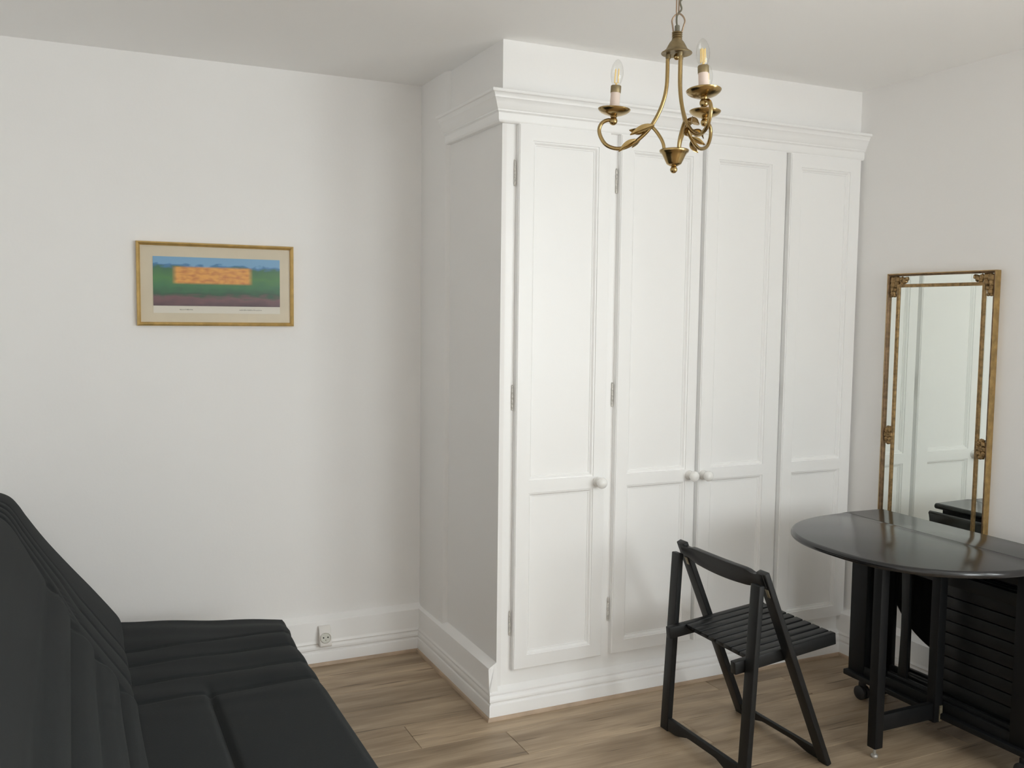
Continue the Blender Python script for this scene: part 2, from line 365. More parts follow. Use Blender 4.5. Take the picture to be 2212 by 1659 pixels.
# carcass: side panel and face frame
b = MB(); b.box(XS, XS+.018, YF, YP-.010, .0, 2.30); b.build('side_panel', 'wall', wd)
b = MB(); b.box(XS+.018, 1.487, YF, YF+.02, 0, 2.30); b.box(1.487, XR, YF, YF+.02, ZT+.002, 2.30); b.box(1.487, XR, YF, YF+.02, .0, ZB-.002)
b.box(1.868, 1.922, YF, YF+.02, ZB-.002, ZT+.002); b.box(3.14, XR, YF, YF+.02, ZB-.002, ZT+.002)
b.box(2.29, 2.326, YF+.004, YF+.02, ZB-.002, ZT+.002); b.box(2.715, 2.76, YF+.004, YF+.02, ZB-.002, ZT+.002)
b.box(1.45, XR, YF+.5, YF+.515, 0, 2.30)
b.build('face_frame', 'white', wd)
CORN = [(0, 2.204), (.020, 2.204), (.024, 2.208), (.026, 2.213), (.0265, 2.236), (.029, 2.240), (.032, 2.242), (.0325, 2.247), (.035, 2.249), (.043, 2.268),
        (.050, 2.282), (.0525, 2.284), (.053, 2.289), (.058, 2.297), (.060, 2.299), (.066, 2.300), (.068, 2.303), (.067, 2.310), (.064, 2.312), (0, 2.314)]
b = MB(); b.sweep(CORN, (XS, YF, 0), (XR, YF, 0), (0,-1,0), -1, 0); b.sweep(CORN, (XS, YP-.008, 0), (XS, YF, 0), (-1,0,0), 0, 1)
b.build('cornice', 'white', wd, smooth=30)
b = MB(); b.sweep(FRONT, (XS, YF, 0), (XR, YF, 0), (0,-1,0), o0=lambda n, z: -prof_n(BAND, z)+.0005); b.build('plinth', 'white', wd, smooth=30)
b = MB(); b.sweep(bead(.030), (XS, YF, 0), (XR, YF, 0), (0,-1,0), o0=lambda n, z: -(n+.010)); b.build('beading', 'bead', wd, smooth=30)
def door(x0, x1, px0, px1, knob, hinge_x):
    zc = [ZB, .230, .851, .897, 2.148, ZT]; xc = [x0, px0, px1, x1]; yb = YF+.001
    bm = MB(); idx = {}
    vs_ = [(x, YD, z) for z in zc for x in xc]
    fs = []
    for i in range(5):
        for j in range(3):
            if j == 1 and i in (1, 3): continue
            fs.append((i*4+j, i*4+j+1, (i+1)*4+j+1, (i+1)*4+j))
    bm.add(vs_, fs)
    n = len(bm.v); border = [0, 1, 2, 3, 7, 11, 15, 19, 23, 22, 21, 20, 16, 12, 8, 4]
    # rounded outer edge: ring out and back
    def ring(ins, y):
        out = []
        for i in border:
            x, _, z = vs_[i]
            out.append((min(max(x, x0+ins), x1-ins), y, min(max(z, ZB+ins), ZT-ins)))
        return out
    r0 = [vs_[i] for i in border]
    # shrink the front plate a little and add a stepped edge
    bm.v = [Vector((min(max(v_.x, x0+.004), x1-.004), v_.y, min(max(v_.z, ZB+.004), ZT-.004))) for v_ in bm.v]
    rings = [ring(.004, YD), ring(.0035, YD+.0025), ring(.001, YD+.0035), ring(0, YD+.006), ring(0, yb)]
    k = len(border); vv = [q for g in rings for q in g]
    bm.add(vv, [(a*k+i, a*k+(i+1) % k, (a+1)*k+(i+1) % k, (a+1)*k+i) for a in range(len(rings)-1) for i in range(k)])
    bm.add(rings[-1], [tuple(range(k))])
    d = bm.build('door', 'white', wd, smooth=25)
    for za, zb in ((.230, .851), (.897, 2.148)):
        pm = MB(); steps = [(0, 0), (.0015, .0035), (.0055, .0045), (.0125, .0115), (.0155, .0115), (.017, .014)]
        pts = []
        for ins, dy in steps:
            pts += [(px0+ins, YD+dy, za+ins), (px1-ins, YD+dy, za+ins), (px1-ins, YD+dy, zb-ins), (px0+ins, YD+dy, zb-ins)]
        fs = [(s*4+i, s*4+(i+1) % 4, (s+1)*4+(i+1) % 4, (s+1)*4+i) for s in range(len(steps)-1) for i in range(4)]
        e = (len(steps)-1)*4; fs.append((e, e+1, e+2, e+3))
        pm.add(pts, fs).build('panel', 'white', d, smooth=25)
    if knob:
        kp = [(.0, 0), (.0165, 0), (.0165, .003), (.0145, .006), (.0105, .0085), (.009, .013), (.0095, .018), (.0135, .022), (.0172, .028), (.0185, .034), (.0172, .040), (.0125, .0455), (.006, .048), (0, .0487)]
        kp = [(r*1.17, h*1.12) for r, h in kp]
        MB().lathe(kp, (knob[0], YD, knob[1]), (0,-1,0), 28, False).build('knob', 'knob', d, smooth=50)
    if hinge_x:
        for zc_ in (2.031, 1.21, .356):
            hb = MB()
            for q in range(5):
                a = zc_-.043+q*.0172; hb.lathe([(.0030, 0), (.0034, .001), (.0034, .0158), (.0030, .0168)], (hinge_x, YF-.004, a), (0,0,1), 12)
            hb.ball((hinge_x, YF-.004, zc_+.045), .003, 10).ball((hinge_x, YF-.004, zc_-.045), .003, 10)
            hb.build('hinge', 'worn_white', d, smooth=50)
M['worn_white'] = simple('painted_hinge', (.62, .60, .56), .4, .2, bump=.5, bscale=160, var=.3, vscale=120)
door(1.485, 1.871, 1.541, 1.819, (1.836, .876), 1.4785)
door(1.916, 2.298, 1.971, 2.250, (2.268, .874), 1.9095)
door(2.315, 2.724, 2.375, 2.647, (2.337, .871), 2.7335)
door(2.748, 3.140, 2.804, 3.078, None, None)

# ------------------------------------------------------------------ wall socket
sk = empty('power_socket', (.965, YB-.032, .13), 'white surface-mounted power socket with round recess on the skirting of the back wall', 'socket')
ys = YB-.032
prof = [(0, .086), (.034, .088), (.040, .094), (.038, .104), (.020, .160), (.010, .172), (0, .174)]
b = MB(); k = len(prof); x0, x1 = .939, .990
b.add([(x0, ys-n, z) for n, z in prof]+[(x1, ys-n, z) for n, z in prof], [(i, (i+1) % k, k+(i+1) % k, k+i) for i in range(k)]+[tuple(range(k)), tuple(range(k, 2*k))[::-1]])
b.build('housing', 'plastic', sk, bevel=.003)
ax = Vector((0, -.056, .018)).normalized(); ctr = Vector((.9645, ys-.0312, .126))
b = MB(); b.lathe([(.0, -.002), (.0195, -.002), (.0205, .004), (.0215, .006), (.0225, .005), (.0235, -.004)], ctr, ax, 32, False).build('rim', 'plastic', sk, smooth=50)
b = MB(); b.lathe([(0, .0012), (.0198, .0012)], ctr, ax, 32, False).build('recess', 'dish', sk)
up = Vector((0, .306, .952))
for dx, dz in ((-.0095, .002), (.0095, .002), ):
    c = ctr + Vector((dx, 0, 0)) + up*dz
    MB().lathe([(0, .0016), (.0031, .0016)], c, ax, 14, False).build('pin_hole', 'dark', sk)
c = ctr+up*-.0085; MB().lathe([(.0, .0012), (.0024, .0012), (.0024, .006), (.0015, .008), (0, .008)], c, ax, 12, False).build('earth_pin', 'steel', sk, smooth=40)

# ------------------------------------------------------------------ framed print on the back wall
px0, px1, pz0, pz1 = .2395, .8460, 1.4555, 1.7835
pf = empty('framed_picture', ((px0+px1)/2, YB, pz0), 'thin gold-framed wide picture with cream mount and colourful print on the back wall', 'picture')
def frame_bar(name, a, c, mat, par):  # mitred bar along picture edge
    return None
fw, fd = .0145, .022
P4 = [(px0, pz0), (px1, pz0), (px1, pz1), (px0, pz1)]
for i in range(4):
    (xa, za), (xb, zb) = P4[i], P4[(i+1) % 4]
    d = Vector((xb-xa, 0, zb-za)).normalized(); n = Vector((-d.z, 0, d.x))   # inward
    prof = [(0, 0), (0, .016), (.002, .020), (.006, .022), (.009, .0205), (.0115, .017), (.0145, .013), (.0145, 0)]
    vs_ = []
    for end, sg in (((xa, za), 1), ((xb, zb), -1)):
        for u, h in prof:
            vs_.append(Vector((end[0], YB-.002-h, end[1])) + n*u + d*(sg*u))
    k = len(prof)
    MB().add(vs_, [(q, (q+1) % k, k+(q+1) % k, k+q) for q in range(k)]+[tuple(range(k)), tuple(range(k, 2*k))[::-1]]).build('frame_bar', 'picgold', pf, smooth=35)
MB().box(px0+.006, px1-.006, YB-.008, YB-.002, pz0+.006, pz1-.006).build('mount_board', 'matboard', pf)
MB().box(.3005, .7905, YB-.0090, YB-.0080, 1.5060, 1.7270).build('print_paper', 'paper', pf)
MB().box(.3005, .7905, YB-.0100, YB-.0090, 1.5345, 1.7270).build('print_image', 'art', pf)
for x0_, n_ in ((.398, 9), (.628, 15)):
    cb = MB(); x = x0_
    for i in range(n_):
        L = random.uniform(.003, .0065); cb.box(x, x+L, YB-.0096, YB-.0090, 1.5185+random.uniform(-.0006, .0006), 1.5212+random.uniform(-.0004, .0012)); x += L+random.uniform(.0008, .0018)
    cb.build('caption', 'ink', pf)
MB().box(px0+.010, px1-.010, YB-.0135, YB-.0125, pz0+.010, pz1-.010).build('glazing', 'picglass', pf)

# ------------------------------------------------------------------ gilt mirror on the right wall
my0, my1, mz0, mz1 = 2.405, 2.917, .350, 1.704
mr = empty('gilt_mirror', (XR, (my0+my1)/2, mz0), 'tall antique gilt mirror with double frame and carved corners on the right wall', 'mirror')
def rect_frame(name, y0, y1, z0, z1, wdt, x_back, x_front, mat, bump=True):
    c4 = [(y0, z0), (y1, z0), (y1, z1), (y0, z1)]
    for i in range(4):
        (ya, za), (yb, zb) = c4[i], c4[(i+1) % 4]
        d = Vector((0, yb-ya, zb-za)).normalized(); n = Vector((0, -d.z, d.y)); D = x_back-x_front
        prof = [(0, 0), (0, D*.82), (wdt*.12, D*.95), (wdt*.34, D), (wdt*.5, D*.86), (wdt*.62, D*.84), (wdt*.8, D*.92), (wdt*.95, D*.80), (wdt, D*.6), (wdt, 0)]
        vs_ = []
        for end, sg in (((ya, za), 1), ((yb, zb), -1)):
            for u, h in prof: vs_.append(Vector((x_back-h, end[0], end[1])) + n*u + d*(sg*u))
        k = len(prof)
        MB().add(vs_, [(q, (q+1) % k, k+(q+1) % k, k+q) for q in range(k)]+[tuple(range(k)), tuple(range(k, 2*k))[::-1]]).build(name, mat, mr, smooth=30)
XM = 3.1355                                     # mirror plane
rect_frame('outer_frame', my0, my1, mz0, mz1, .0105, XR-.001, 3.1235, 'reddish')
for a, c in (((my0-.001, my0+.0015), (mz0, mz1)), ((my1-.0015, my1+.001), (mz0, mz1))):
    MB().box(3.1245, XR-.001, a[0], a[1], c[0], c[1]).build('gilt_side', 'gold', mr)
MB().box(3.1245, XR-.001, my0, my1, mz1-.0015, mz1+.001).build('gilt_side', 'gold', mr)
rect_frame('inner_frame', my0+.047, my1-.047, mz0+.043, mz1-.043, .0135, XM+.004, 3.1285, 'antique')
MB().box(XM+.001, XR-.0015, my0+.010, my1-.010, mz0+.010, mz1-.010).build('backing_board', 'blackwood', mr)
def mp(a, b_, c, d): MB().box(XM, XM+.001, a, b_, c, d).build('mirror_pane', 'mirror', mr)
iy0, iy1, iz0, iz1 = my0+.056, my1-.056, mz0+.052, mz1-.052
mp(iy0, iy1, iz0, iz1)
mp(my0+.009, my0+.052, mz0+.05, mz1-.05); mp(my1-.052, my1-.009, mz0+.05, mz1-.05)
mp(my0+.009, my1-.009, mz1-.047, mz1-.009); mp(my0+.009, my1-.009, mz0+.009, mz0+.047)
def leafy(name, lobes, seed):
    """carved acanthus ornament: overlapping curled lobes on a thin ground"""
    rnd = random.Random(seed); b = MB()
    for (y, z, ry, rz, ang) in lobes:
        # lobe: small dome with a vein groove, drawn as a grid
        n1, n2 = 8, 14; vs_ = []; ca, sa = math.cos(ang), math.sin(ang); h = rnd.uniform(.008, .0125)
        for i in range(n1+1):
            t = i/n1
            for j in range(n2):
                th = 2*PI*j/n2; sc = 1+.14*math.cos(5*th+seed+i*.2)
                ly, lz = ry*t*math.cos(th)*sc, rz*t*math.sin(th)*sc
                hh = h*(1-t*t)**.6*(1-.35*math.exp(-(lz/(rz*.22))**2)*t**.5)
                vs_.append((XM-.001-max(hh, -.001), y+ly*ca-lz*sa, z+ly*sa+lz*ca))
        b.add(vs_, [(i*n2+j, i*n2+(j+1) % n2, (i+1)*n2+(j+1) % n2, (i+1)*n2+j) for i in range(n1) for j in range(n2)])
    b.build(name, 'antique', mr, smooth=55)
for sy in (1, -1):
    yc = my1 if sy == 1 else my0
    for sz in (1, -1):
        zc = mz1 if sz == 1 else mz0
        L = []
        for (a, c, ra, rc, an) in [(.026, .026, .017, .017, 0), (.046, .022, .015, .013, .3), (.045, .039, .013, .010, -.5), (.066, .024, .013, .012, -.4), (.070, .038, .010, .008, .6), (.084, .028, .012, .014, .1), (.094, .022, .007, .009, 0),
                                    (.022, .046, .013, .015, .2), (.039, .047, .010, .012, .5), (.023, .064, .012, .014, -.3), (.037, .066, .009, .010, .4), (.026, .080, .014, .012, .1), (.034, .090, .009, .007, 0), (.020, .091, .009, .006, .2)]:
            L.append((yc-sy*a, zc-sz*c, ra, rc, an*sy*sz))
        leafy('corner_ornament', L, 3+sy+2*sz)
    zc = 1.027
    L = [(yc-sy*a, zc+dz, ra, rc, an*sy) for a, dz, ra, rc, an in [(.032, .0, .016, .014, 0), (.024, .018, .012, .012, .3), (.042, .020, .012, .011, -.4), (.022, -.018, .012, .012, -.2), (.042, -.018, .013, .012, .5), (.032, .030, .014, .009, 0), (.032, -.031, .015, .010, .1), (.046, .002, .010, .012, 0), (.018, 0, .009, .011, .2)]]
    leafy('side_ornament', L, 11+sy)

# ------------------------------------------------------------------ gate-leg table
TZ = .745
JX, EX = 2.789, 2.986                           # leaf joint, far edge of the middle strip
TY0, TY1 = 1.897, 2.769
tb = empty('gateleg_table', (2.80, 2.33, 0), 'black gate-leg table with one round leaf raised, before the gilt mirror', 'table')
def bullnose(outline, to3d, t, name, mat, square=()):
    """outline [(u,v)] counter-clockwise; rounded edge of thickness t; to3d(u, v, h)"""
    n = len(outline); nor = []
    for i in range(n):
        a, c = Vector(outline[i-1]), Vector(outline[(i+1) % n]); d = (c-a).normalized(); nor.append(Vector((d.y, -d.x)))
    prof = [(.009, 0), (.004, .0015), (.001, .005), (0, .010), (.0005, t-.009), (.0025, t-.004), (.006, t-.001), (.010, t)]
    k_ = [.12 if i in square else 1 for i in range(n)]
    rings = [[to3d(outline[i][0]-nor[i].x*ins*k_[i], outline[i][1]-nor[i].y*ins*k_[i], h) for i in range(n)] for ins, h in prof]
    vs_ = [q for g in rings for q in g]; k = len(rings)
    fs = [(a*n+i, a*n+(i+1) % n, (a+1)*n+(i+1) % n, (a+1)*n+i) for a in range(k-1) for i in range(n)]
    fs += [tuple(range(n))[::-1], tuple(range((k-1)*n, k*n))]
    return MB().add(vs_, fs).build(name, mat, tb, smooth=40)
yc, hl = (TY0+TY1)/2, (TY1-TY0)/2
def leaf_outline(dep):
    pts = []
    for i in range(81):
        t = PI*i/80; c, s_ = math.cos(t), math.sin(t)
        pts.append((dep*abs(s_)**(2/2.45), hl*math.copysign(abs(c)**(2/2.45), c)))
    return pts            # u = distance from joint, v = along y (from + to -)
lo = leaf_outline(.493)
bullnose([(JX-u, yc+v) for u, v in lo], lambda a, c, h: (a, c, TZ-.024+h), .024, 'raised_leaf', 'lacquer', (0, 80))
st = [(EX, TY0), (EX, TY1), (JX+.0015, TY1), (JX+.0015, TY0)]
def dens(o, n=14):
    out = []
    for i in range(len(o)):
        a, c = Vector(o[i]), Vector(o[(i+1) % len(o)]); out += [tuple(a+(c-a)*(k/n)) for k in range(n)]
    return out
def rounded(corners, r, o):
    out = []
    n = len(o)
    for i in range(len(corners)):
        p_, a, c = Vector(o[i]), Vector(o[i-1]), Vector(o[(i+1) % n])
        d1, d2 = (a-p_).normalized(), (c-p_).normalized()
        for k in range(7):
            t = k/6; q = p_+d1*r*(1-t)**2+d2*r*t**2; out.append((q.x, q.y))
    return out
bullnose(rounded(st[:2], .01, st)+[st[2], st[3]], lambda a, c, h: (a, c, TZ-.024+h), .024, 'middle_top', 'lacquer', (14, 15))
# lowered leaf hanging on the wall side
bullnose([(u, yc+v) for u, v in lo][::-1], lambda a, c, h: (2.9925+h, c, .714-a), .022, 'lowered_leaf', 'lacquer')
B0, B1, BY0, BY1 = 2.803, 2.972, 1.940, 2.734
MB().box(2.786, 2.985, BY0-.012, BY1+.010, .092, .114).build('bottom_board', 'blackwood', tb, bevel=.004)
for y0_, y1_ in ((BY1-.080, BY1), (BY0, BY0+.080)):
    for x0_, x1_ in ((B0, B0+.022), (B1-.022, B1)):
        MB().box(x0_, x1_, y0_, y1_, .114, TZ-.0245).build('corner_post', 'blackwood', tb, bevel=.002)
for y0_ in (BY1-.022, BY0+.004):
    for i in range(3):
        a = B0+.026+i*.0405; MB().box(a, a+.034, y0_, y0_+.016, .114, TZ-.0245).build('end_slat', 'blackwood', tb, bevel=.0015)
for x0_ in (B0+.002, B1-.020):
    MB().box(x0_, x0_+.018, BY0+.080, BY1-.080, .648, TZ-.0245).build('apron_rail', 'blackwood', tb, bevel=.002)
MB().box(B0+.002, B0+.020, BY0+.080, BY1-.080, .1145, .150).build('lower_rail', 'blackwood', tb, bevel=.002)
def caster(x, y):
    b = MB(); c = Vector((x, y, .0275))
    for s_ in (-1, 1):
        b.lathe([(.0, -.008), (.022, -.008), (.0272, -.005), (.0275, 0), (.0272, .005), (.022, .008), (0, .008)], c+Vector((s_*.012, 0, 0)), (1,0,0), 24, False)
    b.lathe([(.0, 0), (.012, 0), (.012, .012), (.022, .020), (.022, .026), (0, .026)], (x, y, .0655), (0,0,1), 20, False)
    b.box(x-.004, x+.004, y-.016, y+.016, .022, .066)
    b.build('caster', 'rubber', tb, smooth=40)
for x in (2.838, 2.938):
    for y in (2.690, 1.985): caster(x, y)
# gate: leg, top and bottom rail, hinge post
GX, GY = 2.497, 2.300
MB().box(GX-.0185, GX+.0185, GY-.0185, GY+.0185, .036, TZ-.0245).build('gate_leg', 'blackwood', tb, bevel=.003)
MB().box(GX+.0185, 2.762, GY-.011, GY+.011, .092, .150).build('gate_rail', 'blackwood', tb, bevel=.002)
MB().box(GX+.0185, 2.762, GY-.011, GY+.011, .655, .708).build('gate_rail', 'blackwood', tb, bevel=.002)
MB().box(2.762, 2.800, GY-.0185, GY+.0185, .080, TZ-.027).build('gate_post', 'blackwood', tb, bevel=.003)
MB().box(2.7835, 2.7965, GY-.0225, GY-.0188, .085, .142).build('hinge_plate', 'worn', tb)
MB().lathe([(0, 0), (.011, 0), (.0125, .003), (.0125, .008), (.010, .011), (.005, .013), (.005, .037), (0, .037)], (GX, GY, 0), (0,0,1), 20, False).build('levelling_foot', 'steel', tb, smooth=40)

# folded chairs lying on their sides in the table's storage
def stored_chair(cx0, dy, label):
    fc = empty('stored_folding_chair', (cx0+.03, 2.33, .114), label, 'chair', 'folded chairs inside the table')
    for z in (.140, .590):
        MB().box(cx0, cx0+.016, 1.968+dy, 2.560+dy, z-.022, z+.022).build('rear_leg', 'chair', fc, bevel=.002)
        MB().box(cx0+.037, cx0+.053, 1.968+dy, 2.520+dy, z-.022, z+.022).build('front_leg', 'chair', fc, bevel=.002)
    for i in range(9):
        z = .172+i*.0443
        MB().box(cx0+.0165, cx0+.0295, 1.968+dy, 2.380+dy, z, z+.0400).build('seat_slat', 'chair', fc, bevel=.0015)
    for y in (2.00+dy, 2.32+dy):
        MB().box(cx0+.0300, cx0+.0365, y, y+.03, .170, .565).build('seat_batten', 'chair', fc)
    bo = [(2.474+dy, .161), (2.514+dy, .161)]+[(2.514-.007*math.sin(PI*t)+dy, .161+.408*t) for t in (.15, .3, .45, .6, .75, .9)]+[(2.514+dy, .569), (2.474+dy, .569)]
    MB().poly([(cx0+.001, y, z) for y, z in bo], (1,0,0), .014).build('back_rail', 'chair', fc, bevel=.002)
stored_chair(2.829, 0, 'folded black slatted chair inside the table, nearest the raised leaf')
stored_chair(2.888, .045, 'folded black slatted chair inside the table, nearest the gilt mirror')

# ------------------------------------------------------------------ folding chair
ch = empty('folding_chair', (2.13, 2.557, 0), 'black wooden folding chair with slatted seat standing before the wardrobe', 'chair')
yA0, yA1, yB0, yB1 = 2.757, 2.801, 2.317, 2.361           # far leg, near leg (width of each)
for y0_, y1_ in ((yA0, yA1), (yB0, yB1)):
    yc_ = (y0_+y1_)/2
    MB().bar((1.959, yc_, .0), (1.992, yc_, .658), (0,1,0), .046, .021).build('rear_leg', 'chair', ch, bevel=.0035, seg=3)
    MB().bar((2.309, yc_, .0), (2.010, yc_, .697), (0,1,0), .046, .021).build('front_leg', 'chair', ch, bevel=.0035, seg=3)
def shaped_rail(name, x_of_z, z_top, prof, th, sides, bow=0):
    """rail between the two legs: prof(t) -> (z_low, z_high), t along the width"""
    n = 24; vs_ = []; ya, yb = sides
    for i in range(n+1):
        t = i/n; y = ya+(yb-ya)*t; zl, zh = prof(t); bx = -bow*math.sin(PI*t)**1.2
        for z in (zl, zh):
            for s_ in (-1, 1): vs_.append((x_of_z(z)+bx+s_*th/2, y, z))
    fs = []
    for i in range(n):
        a, c = i*4, (i+1)*4
        fs += [(a, a+1, c+1, c), (a+2, c+2, c+3, a+3), (a, c, c+2, a+2), (a+1, a+3, c+3, c+1)]
    fs += [(0, 2, 3, 1), (n*4, n*4+1, n*4+3, n*4+2)]
    return MB().add(vs_, fs).build(name, 'chair', ch, bevel=.003, seg=2)
inner = (yB1-.001, yA0+.001)
def arch(t):
    e = min(t, 1-t)
    return (.004+.020*min(1, max(0, (e-.14)/.16))**1.0 if e > .14 else .004, .050)
xr = lambda z: 1.959+.033*z/.658
xf = lambda z: 2.309-.299*z/.697
shaped_rail('rear_crossbar', xr, 0, arch, .017, inner)
shaped_rail('front_crossbar', xf, 0, lambda t: (arch(t)[0], .048), .017, inner)
def sm(a, b_, x): x = min(1, max(0, (x-a)/(b_-a))); return x*x*(3-2*x)
def brail(t):
    e = min(t, 1-t)
    s_ = sm(.07, .20, e)
    return (.646-.006*s_-.016*math.sin(PI*t)*s_, .692-.007*sm(.06, .09, e)+.009*sm(.11, .19, e))
shaped_rail('back_rail', lambda z: xf(z)-.002, 0, brail, .027, (yB0+.010, yA1-.010), bow=.008)
# seat: two side rails and slats, sloping up to the front
sx0, sx1 = 2.000, 2.362
zs = lambda x: .401+(x-1.95)/.41*.040
def seat_bar(name, xa, xb, y, wd_, th):
    MB().bar((xa, y, zs(xa)-th/2), (xb, y, zs(xb)-th/2), (0,1,0), wd_, th).build(name, 'chair', ch, bevel=.003, seg=2)
sy0, sy1 = yB1+.002, yA0-.002; pitch = (sy1-sy0)/9
seat_bar('side_rail', 1.932, sx1, sy0+.013, .026, .042); seat_bar('side_rail', 1.932, sx1, sy1-.013, .026, .042)
SP = (sy1-sy0-.052)/8
for i in range(8):
    seat_bar('seat_slat', sx0, sx1-.004, sy0+.026+SP*(i+.5), SP-.0075, .013)
for x in (2.03, 2.33):
    MB().bar((x, sy0+.027, zs(x)-.0205), (x, sy1-.027, zs(x)-.0205), (1,0,0), .028, .014).build('seat_batten', 'chair', ch, bevel=.002)
for yc_ in ((yA0+yA1)/2, (yB0+yB1)/2):
    MB().bar((xf(.612)-.0122, yc_-.008, .612), (xf(.640)-.0122, yc_-.008, .640), (0,1,0), .015, .003).build('hinge_plate', 'worn', ch, bevel=.001)

# ------------------------------------------------------------------ fold-out sofa on the left
sf = empty('fold_out_sofa', (.2, 2.6, 0), 'charcoal quilted fabric fold-out sofa along the left wall', 'sofa')
SY0, SY1 = 1.62, 3.60
def groove(d, wdt): return math.exp(-(d/wdt)**2)
seat_seams = [3.245, 3.105, 2.945, 2.795]
def wob(x, y, s_): return math.sin(x*17+s_)*.5+math.sin(y*23+x*9+s_*2)*.5
nx, ny = 90, 220
vs_ = []; fs = []
def seat_pt(u, v):
    # u 0 at back crease .. 1 front edge; v 0 near end .. 1 far end
    xfr = .668+.034*sm(.80, 1.0, v)
    x = .10+(xfr-.10)*u
    yend = SY1-.10*u
    y = SY0+(yend-SY0)*v
    z = .400
    for s_ in seat_seams: z -= .0048*groove(y-s_+.004*wob(x, s_, s_), .007)
    inner_ = sm(2.83, 2.76, y)
    cxr = .352
    z -= .020*groove(x-cxr, .010)*sm(2.90, 2.72, y)+.004*groove(x-cxr, .05)*sm(3.2, 2.8, y)+.008*sm(cxr-.004, cxr+.012, x)*sm(2.88, 2.76, y)*sm(.66, .36, x)
    # puffed panels
    yy = sorted([SY1]+seat_seams)
    for a, c in zip(yy[:-1], yy[1:]):
        if a <= y <= c: z += .0035*math.sin(PI*(y-a)/(c-a))
    if y < seat_seams[-1]: z += .004*sm(0, .06, seat_seams[-1]-y)
    z += .0035*wob(x*1.3, y*1.7, 1)*sm(2.6, 2.8, y)
    z -= .043*u*sm(.86, 1.0, v)          # drooping far front corner
    z -= .008*sm(.965, 1.0, u)*sm(1.0, .93, v)
    z -= .004*sm(.99, 1.0, v)
    return (x, y, z)
for i in range(nx+1):
    for j in range(ny+1): vs_.append(seat_pt(i/nx, j/ny))
N1 = ny+1
fs = [(i*N1+j, (i+1)*N1+j, (i+1)*N1+j+1, i*N1+j+1) for i in range(nx) for j in range(ny)]
# skirts down to the frame on all four edges
bord = [i*N1 for i in range(nx+1)]+[nx*N1+j for j in range(1, N1)]+[i*N1+ny for i in range(nx-1, -1, -1)]+[j for j in range(ny-1, 0, -1)]
base = len(vs_); cxs, cys = .38, 2.6
lev = [(.010, -.014), (.013, -.05), (.008, -.12), (-.02, -.17)]
for ox, dz in lev:
    for q in bord:
        x, y, z = vs_[q]
        ex = ox if x > .6 else (0 if x > .12 else 0); ey = ox if y > 3.4 else (-ox if y < 1.7 else 0)
        vs_.append((x+ex, y+ey, z+dz))
K = len(bord)
prev = bord
for l in range(len(lev)):
    cur = [base+l*K+i for i in range(K)]
    fs += [(prev[i], prev[(i+1) % K], cur[(i+1) % K], cur[i]) for i in range(K)]; prev = cur
fs.append(tuple(prev))
MB().add(vs_, fs).build('seat_mattress', 'fabric', sf, smooth=70)
# back mattress
prof = catmull([(x, z, 0) for x, z in [(.150, .375), (.144, .398), (.137, .416), (.116, .447), (.047, .540), (-.020, .627), (-.092, .724), (-.146, .806), (-.170, .846), (-.195, .877), (-.230, .895), (-.272, .904), (-.315, .897), (-.350, .865), (-.365, .82)]], 7)
acc = [0]
for a, c in zip(prof[:-1], prof[1:]): acc.append(acc[-1]+(c-a).length)
def A_of(b_):
    tab = [(0, .83), (.06, .82), (.15, .785), (.26, .72), (.355, .56), (.45, .47), (.6, .39), (.75, .33), (1.2, .3)]
    for (b0, a0), (b1, a1) in zip(tab[:-1], tab[1:]):
        if b0 <= b_ <= b1: return a0+(a1-a0)*(b_-b0)/(b1-b0)
    return .3
ny2 = 240; vs_ = []; npf = len(prof)
for i, p_ in enumerate(prof):
    t = (prof[min(i+1, npf-1)]-prof[max(i-1, 0)]).normalized(); nx_, nz_ = t.y, -t.x      # outward normal (to +x, +z)
    b_ = acc[i]
    for j in range(ny2+1):
        y = SY0+(SY1-SY0)*j/ny2; a = SY1-y; A = A_of(b_); d = 0
        for s_ in (.44, .62, .82, 1.0): d -= .006*groove(a-s_*A, .007)
        last = 0
        for s_ in (.44, .62, .82, 1.0):
            if last*A <= a < s_*A: d += .004*math.sin(PI*(a-last*A)/((s_-last)*A))
            last = s_
        if a > A:
            for bs in (.090, .190, .285, .385): d -= .014*groove(b_-bs, .010)*sm(0, .05, a-A+.03)
            bb = [.0, .090, .190, .285, .385]
            for q0, q1 in zip(bb[:-1], bb[1:]):
                if q0 <= b_ < q1: d += .012*math.sin(PI*(b_-q0)/(q1-q0))
            if b_ > .385: d += .014*sm(0, .15, b_-.385)*sm(0, .1, a-A)
        d -= .05*sm(.035, 0, a)+.05*sm(.035, 0, SY1-SY0-a)
        d += .0015*math.sin(y*9+b_*5)*math.sin(b_*7+1)
        vs_.append((p_.x+nx_*d, y, p_.y+nz_*d))
N2 = ny2+1
fs = [(i*N2+j, i*N2+j+1, (i+1)*N2+j+1, (i+1)*N2+j) for i in range(npf-1) for j in range(ny2)]
# back side and ends
bk = len(vs_)
for j in range(N2):
    y = SY0+(SY1-SY0)*j/ny2; vs_.append((-.06, y, .34))
fs += [((npf-1)*N2+j, (npf-1)*N2+j+1, bk+j+1, bk+j) for j in range(ny2)]
fs += [(bk+j, bk+j+1, j+1, j) for j in range(ny2)]
fs += [tuple([i*N2 for i in range(npf)]+[bk]), tuple([i*N2+ny2 for i in range(npf)]+[bk+ny2])]
MB().add(vs_, fs).build('back_mattress', 'fabric', sf, smooth=70)
MB().box(-.05, .60, SY0+.06, SY1-.16, .14, .235).build('base_frame', 'blackwood', sf, bevel=.004)
for x in (.0, .55):
    for y in (SY0+.12, SY1-.24): MB().lathe([(.022, 0), (.024, .01), (.026, .14)], (x, y, 0), (0,0,1), 16).build('foot', 'rubber', sf, smooth=40)

